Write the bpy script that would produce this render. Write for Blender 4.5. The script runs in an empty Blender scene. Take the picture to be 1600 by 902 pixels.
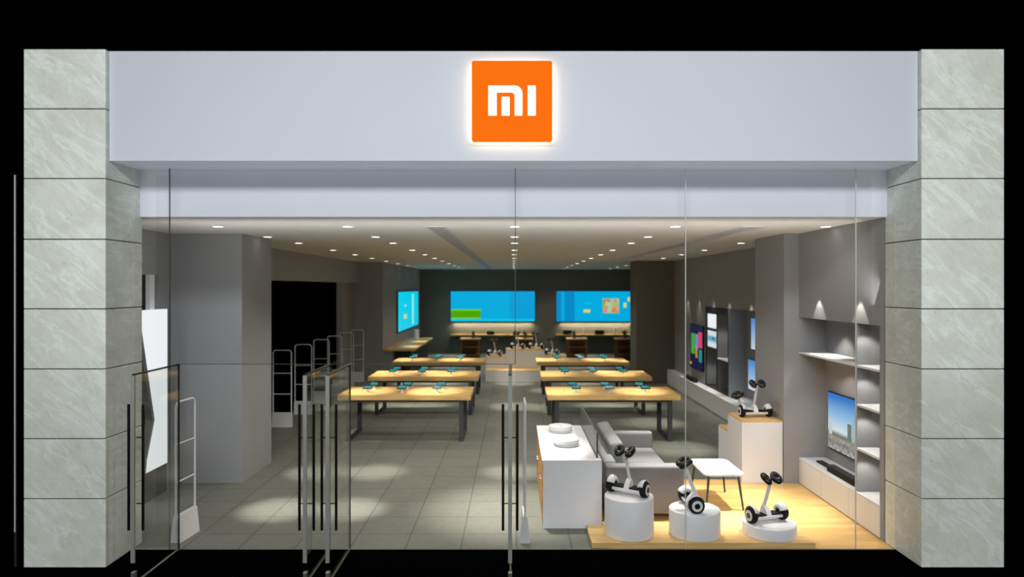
import bpy, bmesh, math, random
from mathutils import Vector, Matrix
random.seed(7)
PI = math.pi
scn = bpy.context.scene
COL = scn.collection

# ------------------------------------------------------------------ helpers
def lin(c):
    return tuple(((v/255)/12.92 if v/255 <= .04045 else ((v/255+.055)/1.055)**2.4) for v in c)

class NT:
    """small node-tree helper"""
    def __init__(s, name):
        s.m = bpy.data.materials.new(name); s.m.use_nodes = True
        s.t = s.m.node_tree; s.n = s.t.nodes; s.l = s.t.links
        s.b = s.n.get('Principled BSDF'); s.out = s.n.get('Material Output')
    def node(s, typ, **kw):
        nd = s.n.new(typ)
        for k, v in kw.items(): setattr(nd, k, v)
        return nd
    def link(s, a, b): s.l.new(a, b)
    def coords(s, scale=(1,1,1), loc=(0,0,0), rot=(0,0,0), kind='Object'):
        tc = s.node('ShaderNodeTexCoord'); mp = s.node('ShaderNodeMapping')
        mp.inputs['Scale'].default_value = scale; mp.inputs['Location'].default_value = loc
        mp.inputs['Rotation'].default_value = rot
        s.link(tc.outputs[kind], mp.inputs['Vector']); return mp.outputs['Vector']
    def noise(s, vec, scale=5, detail=4, rough=.5, dist=0):
        nd = s.node('ShaderNodeTexNoise')
        nd.inputs['Scale'].default_value = scale; nd.inputs['Detail'].default_value = detail
        nd.inputs['Roughness'].default_value = rough; nd.inputs['Distortion'].default_value = dist
        s.link(vec, nd.inputs['Vector']); return nd.outputs['Fac']
    def ramp(s, fac, stops):
        nd = s.node('ShaderNodeValToRGB'); e = nd.color_ramp.elements
        while len(e) < len(stops): e.new(.5)
        for i, (p, c) in enumerate(stops):
            e[i].position = p; e[i].color = (*c, 1) if len(c) == 3 else c
        s.link(fac, nd.inputs['Fac']); return nd.outputs['Color']
    def mix(s, fac, a, b, blend='MIX'):
        nd = s.node('ShaderNodeMix', data_type='RGBA', blend_type=blend)
        for sock, v in ((nd.inputs[0], fac), (nd.inputs[6], a), (nd.inputs[7], b)):
            if isinstance(v, (int, float)): sock.default_value = v
            elif isinstance(v, tuple): sock.default_value = (*v, 1)
            else: s.link(v, sock)
        return nd.outputs[2]
    def bump(s, h, strength=.2, dist=.01):
        nd = s.node('ShaderNodeBump'); nd.inputs['Strength'].default_value = strength
        nd.inputs['Distance'].default_value = dist
        s.link(h, nd.inputs['Height']); s.link(nd.outputs['Normal'], s.b.inputs['Normal'])
    def set(s, **kw):
        for k, v in kw.items():
            sock = s.b.inputs[k]
            if isinstance(v, (int, float)): sock.default_value = v
            elif isinstance(v, tuple): sock.default_value = (*v, 1) if len(v) == 3 else v
            else: s.link(v, sock)
        return s

def paint(name, rgb, rough=.5, metal=0., spec=.5, var=.03, vs=6.):
    """plain paint / plastic / metal with a little procedural unevenness"""
    t = NT(name); c = lin(rgb)
    f = t.noise(t.coords(), vs, 3)
    a = tuple(max(0, x*(1-var)) for x in c); b = tuple(min(1, x*(1+var)) for x in c)
    t.set(**{'Base Color': t.ramp(f, [(.3, a), (.7, b)]), 'Roughness': rough, 'Metallic': metal, 'Specular IOR Level': spec})
    return t.m

def glow(name, rgb, strength=1., base=(0,0,0), spec=.2, rough=.3):
    t = NT(name); c = lin(rgb)
    t.set(**{'Base Color': base, 'Roughness': rough, 'Specular IOR Level': spec, 'Emission Color': c, 'Emission Strength': strength})
    return t.m

def stone_mat():
    t = NT('pale_green_marble')
    v = t.coords()
    vd = t.coords((1, 1, 1), rot=(0, math.radians(40), 0))
    big = t.noise(v, 2.2, 6, .6, .4)
    base = t.ramp(big, [(.3, lin((214, 219, 207))), (.5, lin((226, 231, 221))), (.72, lin((237, 241, 235)))])
    # diagonal pale veins running down to the right
    def diag(deg, sc, loc=(0, 0, 0)):
        m2 = t.node('ShaderNodeMapping'); m2.inputs['Scale'].default_value = sc; m2.inputs['Location'].default_value = loc
        t.link(t.coords(rot=(0, math.radians(deg), 0)), m2.inputs['Vector']); return m2.outputs['Vector']
    vein = t.noise(diag(-40, (.55, 1.0, 2.6)), 2.0, 7, .62, 1.0)
    vm = t.ramp(vein, [(.51, (0,0,0)), (.565, (.65,.65,.65)), (.61, (0,0,0))])
    col = t.mix(vm, base, lin((250, 254, 249)))
    v2 = t.noise(diag(-48, (1.0, 1.0, 3.2), (3, 0, 5)), 3.2, 8, .7, 1.6)
    col = t.mix(t.ramp(v2, [(.36, (.5,.5,.5)), (.50, (0,0,0))]), col, lin((203, 209, 195)))
    # short dark flecks
    fl = t.noise(diag(-60, (1.3, 1.3, 3.0)), 6.5, 8, .75, 2.0)
    fm = t.ramp(fl, [(.30, (.9,.9,.9)), (.385, (0,0,0))])
    col = t.mix(fm, col, lin((150, 156, 128)))
    fine = t.noise(v, 60, 3)
    col = t.mix(.08, col, t.ramp(fine, [(.3, (.2,.22,.18)), (.7, (.9,.92,.88))]))
    t.set(**{'Base Color': col, 'Roughness': .42, 'Specular IOR Level': .3})
    return t.m

def tile_mat():
    t = NT('grey_floor_tile')
    v = t.coords(loc=(-.027 + 12, -7.912 + 12, 0))
    br = t.node('ShaderNodeTexBrick', offset=0., squash=1.)
    for k, val in (('Scale', 1.), ('Brick Width', .6), ('Row Height', .6), ('Mortar Size', .010), ('Mortar Smooth', .2), ('Bias', 0.)):
        br.inputs[k].default_value = val
    t.link(v, br.inputs['Vector'])
    br.inputs['Color1'].default_value = (*lin((94, 97, 88)), 1)
    br.inputs['Color2'].default_value = (*lin((104, 107, 98)), 1)
    br.inputs['Mortar'].default_value = (*lin((34, 35, 31)), 1)
    n = t.noise(t.coords((1, 1, 1), rot=(0, 0, .5)), 9, 8, .65, .6)
    sp = t.noise(t.coords(), 70, 3)
    col = t.mix(.35, br.outputs['Color'], t.ramp(n, [(.3, lin((92, 95, 87))), (.7, lin((124, 127, 117)))]))
    col = t.mix(.10, col, t.ramp(sp, [(.35, (.1,.1,.1)), (.65, (.5,.5,.47))]))
    t.set(**{'Base Color': col, 'Roughness': .5, 'Specular IOR Level': .35})
    t.bump(br.outputs['Fac'], -.3, .002)
    return t.m

def wood_mat(name, dark, mid, light, along='x', scale=1., rough=.45, planks=None):
    t = NT(name)
    s = (1.0, 14, 14) if along == 'x' else (14, 1.0, 14)
    v = t.coords(tuple(k*scale for k in s))
    n = t.noise(v, 1.6, 7, .6, .5)
    col = t.ramp(n, [(.28, lin(dark)), (.5, lin(mid)), (.72, lin(light))])
    if planks:
        br = t.node('ShaderNodeTexBrick', offset=.37, squash=1.)
        for k, val in (('Scale', 1.), ('Brick Width', planks[0]), ('Row Height', planks[1]), ('Mortar Size', .0012), ('Bias', 0.)):
            br.inputs[k].default_value = val
        t.link(t.coords(loc=(7, 3, 0)), br.inputs['Vector'])
        br.inputs['Color1'].default_value = (*lin(dark), 1); br.inputs['Color2'].default_value = (*lin(light), 1)
        br.inputs['Mortar'].default_value = (*lin((150, 110, 62)), 1)
        col = t.mix(.55, col, br.outputs['Color'])
    t.set(**{'Base Color': col, 'Roughness': rough, 'Specular IOR Level': .35})
    t.bump(n, .08, .003)
    return t.m

def fabric_mat(name, rgb):
    t = NT(name); c = lin(rgb)
    w1 = t.node('ShaderNodeTexWave', bands_direction='X'); w1.inputs['Scale'].default_value = 36
    w2 = t.node('ShaderNodeTexWave', bands_direction='Z'); w2.inputs['Scale'].default_value = 36
    v = t.coords(); t.link(v, w1.inputs['Vector']); t.link(v, w2.inputs['Vector'])
    m = t.mix(.5, w1.outputs['Color'], w2.outputs['Color'])
    n = t.noise(v, 40, 4)
    col = t.ramp(n, [(.3, tuple(x*.92 for x in c)), (.7, tuple(x*1.07 for x in c))])
    col = t.mix(.18, col, m, 'OVERLAY')
    t.set(**{'Base Color': col, 'Roughness': .9, 'Specular IOR Level': .15})
    t.bump(m, .15, .003)
    return t.m

def glass_mat(name, tint=(.975, .98, .98), ior=1.45, refl=1.):
    """thin architectural glass: see-through, mirror-like at the Fresnel rate"""
    t = NT(name)
    tr = t.node('ShaderNodeBsdfTransparent'); tr.inputs['Color'].default_value = (*tint, 1)
    gl = t.node('ShaderNodeBsdfGlossy'); gl.inputs['Roughness'].default_value = .02
    gl.inputs['Color'].default_value = (refl, refl, refl, 1)
    mx = t.node('ShaderNodeMixShader')
    lw = t.node('ShaderNodeLayerWeight'); lw.inputs['Blend'].default_value = .5
    pw = t.node('ShaderNodeMath', operation='POWER'); t.link(lw.outputs['Facing'], pw.inputs[0]); pw.inputs[1].default_value = 5
    f0 = ((ior-1)/(ior+1))**2
    fr = t.node('ShaderNodeMath', operation='MULTIPLY_ADD'); t.link(pw.outputs[0], fr.inputs[0]); fr.inputs[1].default_value = 1-f0; fr.inputs[2].default_value = f0
    t.link(fr.outputs[0], mx.inputs[0]); t.link(tr.outputs[0], mx.inputs[1]); t.link(gl.outputs[0], mx.inputs[2])
    t.link(mx.outputs[0], t.out.inputs['Surface'])
    return t.m

def frosted_mat(name, rgb, clear=.5):
    t = NT(name)
    tr = t.node('ShaderNodeBsdfTransparent'); tr.inputs['Color'].default_value = (*lin(rgb), 1)
    t.set(**{'Base Color': lin(rgb), 'Roughness': .15})
    mx = t.node('ShaderNodeMixShader'); mx.inputs[0].default_value = 1-clear
    t.link(tr.outputs[0], mx.inputs[1]); t.link(t.b.outputs[0], mx.inputs[2])
    t.link(mx.outputs[0], t.out.inputs['Surface'])
    return t.m

# ---- bmesh shapes
def B(): return bmesh.new()
def box(bm, x0, x1, y0, y1, z0, z1, mi=0, bev=0., seg=2):
    r = bmesh.ops.create_cube(bm, size=1.)
    vs = r['verts']
    for v in vs:
        v.co = Vector(((x0+x1)/2 + v.co.x*(x1-x0), (y0+y1)/2 + v.co.y*(y1-y0), (z0+z1)/2 + v.co.z*(z1-z0)))
    fs = {f for v in vs for f in v.link_faces}
    for f in fs: f.material_index = mi
    if bev > 0:
        es = list({e for v in vs for e in v.link_edges})
        rr = bmesh.ops.bevel(bm, geom=es, offset=bev, segments=seg, profile=.5, affect='EDGES')
        for f in rr['faces']: f.material_index = mi
    return bm
def tube(bm, p0, p1, r0, r1=None, seg=16, mi=0):
    p0, p1 = Vector(p0), Vector(p1); r1 = r0 if r1 is None else r1
    d = p1-p0; q = d.to_track_quat('Z', 'Y').to_matrix().to_4x4()
    r = bmesh.ops.create_cone(bm, cap_ends=True, cap_tris=False, segments=seg, radius1=r0, radius2=r1, depth=d.length,
                              matrix=Matrix.Translation((p0+p1)/2) @ q)
    for f in {f for v in r['verts'] for f in v.link_faces}: f.material_index = mi
    return bm
def lathe(bm, prof, seg=32, c=(0,0,0), mi=0, axis='Z'):
    """closed-ended profile [(r,z)...] turned round an axis"""
    rings = []
    for r, z in prof:
        ring = []
        for k in range(seg):
            a = 2*PI*k/seg
            p = (r*math.cos(a), r*math.sin(a), z)
            if axis == 'X': p = (p[2], p[0], p[1])
            ring.append(bm.verts.new((p[0]+c[0], p[1]+c[1], p[2]+c[2])))
        rings.append(ring)
    for a, b in zip(rings, rings[1:]):
        for k in range(seg):
            f = bm.faces.new((a[k], a[(k+1) % seg], b[(k+1) % seg], b[k])); f.material_index = mi
    f = bm.faces.new(list(reversed(rings[0]))); f.material_index = mi
    f = bm.faces.new(rings[-1]); f.material_index = mi
    return bm
def sweep(bm, pts, r, seg=10, mi=0, flat=1.):
    """tube along a polyline (pts may carry their own radius as a 4th value); flat squeezes it along local x"""
    P = [Vector(p[:3]) for p in pts]; R = [p[3] if len(p) > 3 else r for p in pts]
    rings = []
    up = None
    for i, p in enumerate(P):
        d = (P[min(i+1, len(P)-1)] - P[max(i-1, 0)]).normalized()
        if up is None:
            up = Vector((1, 0, 0)) if abs(d.x) < .9 else Vector((0, 1, 0))
        u = (up - d*up.dot(d)).normalized(); w = d.cross(u); up = u
        rings.append([bm.verts.new(p + u*math.cos(2*PI*k/seg)*R[i]*flat + w*math.sin(2*PI*k/seg)*R[i]) for k in range(seg)])
    for a, b in zip(rings, rings[1:]):
        for k in range(seg):
            bm.faces.new((a[k], a[(k+1) % seg], b[(k+1) % seg], b[k])).material_index = mi
    bm.faces.new(list(reversed(rings[0]))).material_index = mi; bm.faces.new(rings[-1]).material_index = mi
    return bm
def prism(bm, pts, d0, d1, plane='XZ', mi=0):
    """extrude polygon pts between d0 and d1 along the remaining axis"""
    def P(a, b, d): return {'XZ': (a, d, b), 'YZ': (d, a, b), 'XY': (a, b, d)}[plane]
    A = [bm.verts.new(P(a, b, d0)) for a, b in pts]; C = [bm.verts.new(P(a, b, d1)) for a, b in pts]
    n = len(pts)
    for f in [bm.faces.new(A), bm.faces.new(list(reversed(C)))] + [bm.faces.new((A[k], C[k], C[(k+1) % n], A[(k+1) % n])) for k in range(n)]:
        f.material_index = mi
    return bm
def torus(bm, R, r, M, seg=24, rs=10, mi=0):
    g = []
    for i in range(seg):
        a = 2*PI*i/seg
        g.append([bm.verts.new(M @ Vector(((R+r*math.cos(2*PI*j/rs))*math.cos(a), (R+r*math.cos(2*PI*j/rs))*math.sin(a), r*math.sin(2*PI*j/rs)))) for j in range(rs)])
    for i in range(seg):
        for j in range(rs):
            bm.faces.new((g[i][j], g[(i+1) % seg][j], g[(i+1) % seg][(j+1) % rs], g[i][(j+1) % rs])).material_index = mi
    return bm

def obj(name, bm, mats, parent=None, smooth=False, loc=None):
    bmesh.ops.recalc_face_normals(bm, faces=bm.faces[:])
    me = bpy.data.meshes.new(name); bm.to_mesh(me); bm.free()
    if not isinstance(mats, (list, tuple)): mats = [mats]
    for m in mats: me.materials.append(m)
    if smooth:
        for p in me.polygons: p.use_smooth = True
        me.set_sharp_from_angle(angle=math.radians(smooth if smooth is not True else 40))
    o = bpy.data.objects.new(name, me); COL.objects.link(o)
    if parent is not None: o.parent = parent
    if loc: o.location = loc
    return o
def tag(o, label=None, cat=None, group=None, kind=None):
    if label: o['label'] = label
    if cat: o['category'] = cat
    if group: o['group'] = group
    if kind: o['kind'] = kind
    return o
def thing(name, label, cat, loc=(0,0,0), rz=0, group=None, kind=None):
    o = bpy.data.objects.new(name, None); COL.objects.link(o); o.empty_display_size = .1
    o.location = loc; o.rotation_euler = (0, 0, rz)
    return tag(o, label, cat, group, kind)
def copy_tree(o, parent=None):
    c = o.copy(); COL.objects.link(c); c.parent = parent
    for ch in list(o.children):
        copy_tree(ch, c)
    return c
def struct(name, bm, mats, label, cat, smooth=False):
    return tag(obj(name, bm, mats, None, smooth), label, cat, kind='structure')

def spot(name, loc, power, angle, blend=.5, color=(1, .92, .8), size=.04, aim=(0, 0, -1), parent=None):
    d = bpy.data.lights.new(name, 'SPOT'); d.energy = power; d.spot_size = math.radians(angle); d.spot_blend = blend
    d.color = color; d.shadow_soft_size = size
    o = bpy.data.objects.new(name, d); COL.objects.link(o); o.location = loc
    o.rotation_euler = Vector(aim).to_track_quat('-Z', 'Y').to_euler()
    if parent: o.parent = parent
    return o
def area(name, loc, aim, sx, sy, power, color=(1, 1, 1), spread=180):
    d = bpy.data.lights.new(name, 'AREA'); d.shape = 'RECTANGLE'; d.size = sx; d.size_y = sy; d.energy = power
    d.color = color; d.spread = math.radians(spread)
    o = bpy.data.objects.new(name, d); COL.objects.link(o); o.location = loc
    o.rotation_euler = Vector(aim).to_track_quat('-Z', 'Y').to_euler()
    return o

# ------------------------------------------------------------------ materials
M = {}
M['stone'] = stone_mat()
M['joint'] = paint('dark_stone_joint', (38, 40, 36), .9, spec=.1)
M['fascia'] = paint('pale_blue_grey_cladding', (205, 211, 220), .45, spec=.3, var=.012, vs=1.2)
M['bulkhead'] = paint('brightened_bulkhead_paint', (226, 229, 238), .5, spec=.2, var=.01, vs=1.2)  # fascia paint lightened, making up in colour for missing bounce light
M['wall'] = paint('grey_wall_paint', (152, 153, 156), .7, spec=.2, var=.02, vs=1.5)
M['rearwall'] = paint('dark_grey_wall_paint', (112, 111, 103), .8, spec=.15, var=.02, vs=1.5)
M['ceiling'] = paint('ceiling_paint', (228, 226, 220), .8, spec=.1, var=.015, vs=1.)
M['tile'] = tile_mat()
M['black'] = paint('black_floor', (3, 3, 3), .9, spec=0.)
M['white'] = paint('white_lacquer', (236, 236, 239), .35, spec=.4, var=.01)
M['whiteplastic'] = paint('white_plastic', (228, 228, 230), .3, spec=.5, var=.01)
M['blackplastic'] = paint('black_plastic', (16, 16, 17), .35, spec=.5, var=.1)
M['rubber'] = paint('black_rubber', (20, 20, 20), .75, spec=.3, var=.1, vs=30)
M['blackmetal'] = paint('black_metal', (6, 6, 6), .4, 0., .3)
M['greymetal'] = paint('dark_grey_steel', (66, 66, 69), .5, .2, .4)
M['steel'] = paint('brushed_steel', (176, 172, 160), .3, .8, .5)
M['stile'] = paint('satin_stile', (150, 152, 145), .3, .1, .5)
M['edge'] = paint('pale_glass_edge', (205, 208, 204), .3, 0., .5)
M['edgedark'] = paint('dark_glass_edge', (70, 74, 72), .3, 0., .5)
M['table'] = wood_mat('oak_table_top', (174, 134, 76), (202, 164, 100), (220, 186, 124))
M['plywood'] = wood_mat('light_oak_platform', (206, 166, 104), (222, 184, 122), (234, 200, 142))
M['floorwood'] = wood_mat('oak_plank_floor', (204, 158, 90), (222, 178, 108), (238, 200, 134), planks=(1.2, .11), rough=.35)
M['darkwood'] = wood_mat('brown_rack_wood', (92, 58, 32), (124, 82, 46), (150, 104, 62), along='y')
M['cabinetwood'] = wood_mat('honey_wood_cabinet_door', (196, 138, 66), (214, 158, 82), (228, 178, 104), along='y')
M['fabric'] = fabric_mat('grey_sofa_fabric', (126, 126, 129))
M['glass'] = glass_mat('storefront_glass')
M['doorglass'] = glass_mat('door_glass', (.945, .96, .95), 1.5)
M['acrylic'] = glass_mat('clear_acrylic', (.96, .97, .97), 1.35)
M['smoked'] = frosted_mat('grey_tinted_pane', (150, 150, 146), .45)
M['halo'] = glow('cream_backlight', (255, 244, 206), 6.5)
M['orange'] = glow('orange_lit_face', (255, 114, 18), .97, (.01, .003, 0), 0., .9)
M['letter'] = glow('white_lit_letter', (255, 255, 252), 1.05, (.8, .8, .8))
M['lamp'] = glow('downlight_diffuser', (255, 250, 238), 6.)
M['teal'] = glow('teal_phone_screen', (44, 166, 172), .8)
M['blue'] = glow('sky_blue_screen', (0, 178, 232), 1.)
M['midblue'] = glow('mid_blue_screen', (0, 166, 225), 1.)
M['deepblue'] = glow('deep_blue_screen', (0, 142, 208), 1.)
M['cyan'] = glow('cyan_screen', (0, 210, 240), 1.)
M['palecyan'] = glow('pale_cyan_screen', (150, 238, 248), 1.)
M['green'] = glow('leaf_green_screen', (82, 170, 0), 1.)
M['lime'] = glow('lime_green_screen', (124, 214, 30), 1.)
M['yellow'] = glow('yellow_screen', (232, 222, 110), 1.)
M['screenwhite'] = glow('white_lit_panel', (248, 249, 252), 1.)
M['navy'] = glow('navy_screen', (22, 22, 62), 1.)
M['pink'] = glow('pink_screen', (226, 74, 108), .9)
M['lilac'] = glow('lilac_screen', (130, 140, 220), .9)
M['amber'] = glow('amber_screen', (226, 150, 40), .9)
M['tealgreen'] = glow('teal_green_screen', (40, 150, 150), .9)
M['grass'] = glow('bright_green_screen', (70, 176, 50), .9)
M['leaf'] = paint('dark_green_leaf', (44, 96, 66), .5, var=.2, vs=12)
M['terracotta'] = paint('brown_pot', (120, 78, 50), .7)
M['plum'] = paint('dark_plum_plastic', (52, 30, 54), .4)
M['darkgrey'] = paint('charcoal_panel', (44, 45, 48), .6)
M['bezel'] = paint('grey_side_panel', (120, 122, 128), .5)
def screen_pic(name, kind):
    t = NT(name)
    v = t.coords(kind='Generated')
    sp = t.node('ShaderNodeSeparateXYZ'); t.link(v, sp.inputs[0])
    if kind == 'sky':
        col = t.ramp(sp.outputs['Z'], [(0, lin((205, 206, 206))), (.14, lin((150, 146, 140))), (.2, lin((190, 182, 166))), (.28, lin((110, 120, 110))), (.36, lin((232, 240, 246))), (.6, lin((160, 206, 244))), (.95, lin((44, 128, 214)))])
        n = t.noise(t.coords((3, 26, 14)), 1.4, 5)
        lo = t.ramp(sp.outputs['Z'], [(.12, (1,1,1)), (.36, (0,0,0))])
        col = t.mix(t.mix(1., lo, t.ramp(n, [(.45, (0,0,0)), (.6, (.8,.8,.8))]), 'MULTIPLY'), col, lin((96, 82, 70)))
    elif kind == 'strip':
        col = t.ramp(sp.outputs['Z'], [(0, lin((214, 226, 240))), (.5, lin((150, 190, 236))), (1, lin((70, 140, 220)))])
    elif kind == 'mosaic':
        vo = t.node('ShaderNodeTexVoronoi'); vo.inputs['Scale'].default_value = 5
        t.link(t.coords(), vo.inputs['Vector'])
        hs = t.node('ShaderNodeHueSaturation'); hs.inputs['Saturation'].default_value = 1.8
        t.link(vo.outputs['Color'], hs.inputs['Color'])
        col = t.mix(.5, hs.outputs[0], lin((250, 190, 40)))
    elif kind == 'brush':
        n = t.noise(t.coords((2, 2, 4)), 1.5, 4, .5, 1.)
        b = t.ramp(sp.outputs['Z'], [(.25, (0,0,0)), (.45, (1,1,1)), (.62, (1,1,1)), (.75, (0,0,0))])
        col = t.mix(b, lin((232, 240, 246)), t.ramp(n, [(.35, lin((20, 120, 160))), (.6, lin((120, 200, 226)))]))
    t.set(**{'Base Color': (0, 0, 0), 'Roughness': .2, 'Specular IOR Level': .3, 'Emission Color': col, 'Emission Strength': .9})
    return t.m
M['skypic'] = screen_pic('city_picture', 'sky')
M['strip'] = screen_pic('sky_picture', 'strip')
M['mosaic'] = screen_pic('colour_patch_picture', 'mosaic')
M['brush'] = screen_pic('blue_stroke_picture', 'brush')

# ------------------------------------------------------------------ camera: eye 2.82 m up, level, looking along +Y
F = 1083.
cd = bpy.data.cameras.new('camera'); cam = bpy.data.objects.new('camera', cd); COL.objects.link(cam)
cd.sensor_width = 36; cd.lens = F/1600*36; cd.shift_x = -3/1600; cd.shift_y = -2/1600
cam.location = (0, 0, 2.82); cam.rotation_euler = (PI/2, 0, 0)
cd.dof.use_dof = True; cd.dof.focus_distance = 8.4; cd.dof.aperture_fstop = cd.lens/1000/.030
cd.clip_start = .1; cd.clip_end = 200
scn.camera = cam
w = bpy.data.worlds.new('world'); scn.world = w; w.use_nodes = True
w.node_tree.nodes['Background'].inputs[0].default_value = (0, 0, 0, 1)
w.node_tree.nodes['Background'].inputs[1].default_value = 0.
scn.view_settings.view_transform = 'Standard'; scn.view_settings.look = 'None'
scn.view_settings.gamma = 1; scn.view_settings.use_curve_mapping = False; scn.view_settings.exposure = 0.
scn.cycles.use_denoising = True
scn.cycles.max_bounces = 10; scn.cycles.transparent_max_bounces = 24; scn.cycles.diffuse_bounces = 4
scn.cycles.sample_clamp_indirect = 4

# ------------------------------------------------------------------ the setting
CZ = 3.592      # shop ceiling
GY = 7.45       # glass plane
floor = struct('floor', box(B(), -4.94, 5.2, 7.45, 30, -.05, 0), M['tile'], 'grey square tiled shop floor', 'floor')
struct('floor_wood', box(B(), 1.06, 4.09, 7.455, 10.15, 0, .004), M['floorwood'], 'oak plank floor patch below the coffee table', 'floor')
bm = B(); box(bm, -14, 14, -6, 7.45, -.05, 0); box(bm, -14, -4.945, 7.45, 32, -.05, 0)
struct('ground', bm, M['black'], 'black ground outside the shop', 'floor')
struct('ceiling', box(B(), -5.0, 5.25, 7.76, 30, CZ, CZ+.1), M['ceiling'], 'flat grey shop ceiling', 'ceiling')

def pillar(name, x0, x1, label):
    zs = [0, .694, 1.297, 1.998, 2.602, 3.302, 3.912, 4.612, 5.216]
    b = B()
    for a, c in zip(zs, zs[1:]):
        box(b, x0, x1, 6.957, 7.64, a+.005, c-.005, 0, .004, 1)
    box(b, x0+.015, x1-.015, 6.972, 7.63, .004, 5.2, 1)
    return struct(name, b, [M['stone'], M['joint']], label, 'pillar')
pillar('stone_pillar', -4.921, -4.099, 'pale marble pillar at the left end of the shopfront')
pillar('stone_pillar', 4.092, 4.921, 'pale marble pillar at the right end of the shopfront')
struct('fascia_wall', box(B(), -4.095, 4.088, 7.015, 7.595, 4.10, 5.21), M['fascia'], 'pale blue-grey fascia beam carrying the orange sign', 'fascia')
struct('bulkhead_wall', box(B(), -5.0, 5.0, 7.60, 7.755, CZ, 4.6), M['bulkhead'], 'lower pale bulkhead just behind the glass', 'bulkhead')

# left side: header over two openings, piers, rear part
b = B()
box(b, -5.1, -4.94, 7.65, 9.98, 2.99, CZ)             # header, front bay
box(b, -5.1, -4.94, 9.64, 9.98, 0, 2.99)              # pier
box(b, -4.95, -4.75, 11.19, 21.4, 2.957, CZ)          # header, rear bay
box(b, -5.12, -4.95, 20.0, 21.4, 0, CZ)
box(b, -5.1, -4.05, 21.4, 29.9, 0, CZ)
struct('wall_left', b, M['wall'], 'grey left wall with two dark openings', 'wall')
struct('column', box(B(), -5.1, -3.916, 9.98, 11.19, 0, CZ), M['wall'], 'wide grey column on the left side of the shop', 'column')
struct('trim_1', box(B(), -4.99, -4.93, 9.39, 9.51, 0, 2.99), M['white'], 'white upright in the front left opening', 'post')

# right side
b = B()
box(b, 4.09, 4.65, 7.66, 9.95, 2.39, CZ)
box(b, 4.09, 4.65, 7.66, 7.74, 0, 2.39)
box(b, 4.48, 4.65, 7.74, 9.95, 0, 2.39)
box(b, 4.70, 5.25, 11.14, 20.3, 2.35, CZ)
box(b, 5.08, 5.25, 11.14, 20.3, 0, 2.35)
box(b, 4.70, 5.08, 15.14, 15.19, .42, 2.35)
box(b, 4.70, 5.08, 17.02, 20.3, 0, 2.35)
struct('wall_right', b, M['wall'], 'grey right wall with recessed niches', 'wall')
struct('column', box(B(), 3.877, 4.70, 9.95, 11.14, 0, CZ), M['wall'], 'grey column behind the plinth on the right', 'column')
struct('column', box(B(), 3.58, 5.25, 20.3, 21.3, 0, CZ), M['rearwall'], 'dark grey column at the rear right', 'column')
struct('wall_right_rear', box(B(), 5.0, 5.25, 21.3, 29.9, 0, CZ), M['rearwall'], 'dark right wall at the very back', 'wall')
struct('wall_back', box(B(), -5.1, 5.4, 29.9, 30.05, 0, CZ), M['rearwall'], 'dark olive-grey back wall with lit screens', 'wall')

# ------------------------------------------------------------------ glazing
def pane(n, x0, x1, z0, z1, label, edges=(), mat='edge'):
    t = thing('window_%d' % n, label, 'window', (0, 0, 0), kind='structure')
    obj('glass', box(B(), x0+.003, x1-.003, GY-.005, GY+.005, z0, z1), M['glass'], t)
    for x in edges:
        obj('glass_edge', box(B(), x-.004, x+.004, GY-.008, GY+.008, z0, z1), M[mat], t)
    return t
pane(1, -4.07, -3.70, .006, 4.095, 'narrow glass pane beside the left stone pillar', (-3.70,), 'edgedark')
t = pane(2, -3.70, .014, 1.995, 4.095, 'wide glass pane above the four doors', (.014,), 'edgedark')
obj('glass_edge', box(B(), -3.60, .014, GY-.006, GY+.006, 1.99, 1.996), M['edgedark'], t)
pane(3, -3.70, -3.605, .006, 1.988, 'slim glass strip by the leftmost door')
pane(4, -1.968, -1.766, .006, 1.988, 'slim glass strip between the two middle doors')
pane(5, .014, 1.844, .006, 4.095, 'glass pane in front of the white cabinet', (1.844,))
pane(6, 1.844, 3.673, .006, 4.095, 'glass pane in front of the lowest drum plinth', (3.673,))
pane(7, 3.673, 4.085, .006, 4.095, 'narrow glass pane beside the right stone pillar')
b = B(); box(b, -4.09, -3.605, GY-.01, GY+.01, 0, .006); box(b, .02, 4.085, GY-.01, GY+.01, 0, .006)
struct('trim_2', b, M['steel'], 'thin metal channel under the fixed glass', 'channel')

def door(n, X, label):
    t = thing('door_%d' % n, label, 'glass door', (X, GY, 0), kind='structure')
    L = .91
    obj('glass', box(B(), -.006, .006, -L+.02, -.01, .012, 1.985), M['doorglass'], t)
    tag(obj('glass_edge', box(B(), -.018, .018, -L, -L+.02, .215, 1.985), M['stile'], t), 'steel-capped free edge')
    obj('top_rail', box(B(), -.016, .016, -L+.02, -.01, 1.985, 1.997), M['blackmetal'], t)
    obj('hinge_stile', box(B(), -.007, .007, -.012, .002, .01, 1.985), M['blackmetal'], t)
    obj('bottom_rail', box(B(), -.008, .008, -L+.12, -.01, .002, .012), M['steel'], t)
    obj('floor_pivot', box(B(), -.018, .018, -L, -L+.05, 0, .125, 0, .004), M['steel'], t)
    for s in (-1, 1):
        hb = B(); tube(hb, (s*.068, -.85, .505), (s*.068, -.85, 1.705), .013, seg=14)
        h = obj('handle', hb, M['blackmetal'], t, True)
        for z in (.76, 1.388):
            obj('handle_post', tube(B(), (s*.006, -.85, z), (s*.068, -.85, z), .006, seg=10), M['blackmetal'], h, True)
    return t
door(1, -3.60, 'open glass door furthest left, beside the stone pillar')
door(2, -1.974, 'open glass door second from left, left of the middle pair')
door(3, -1.761, 'open glass door third from left, right of the middle pair')
door(4, -.036, 'open glass door seen edge-on in the centre of the front')

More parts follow.
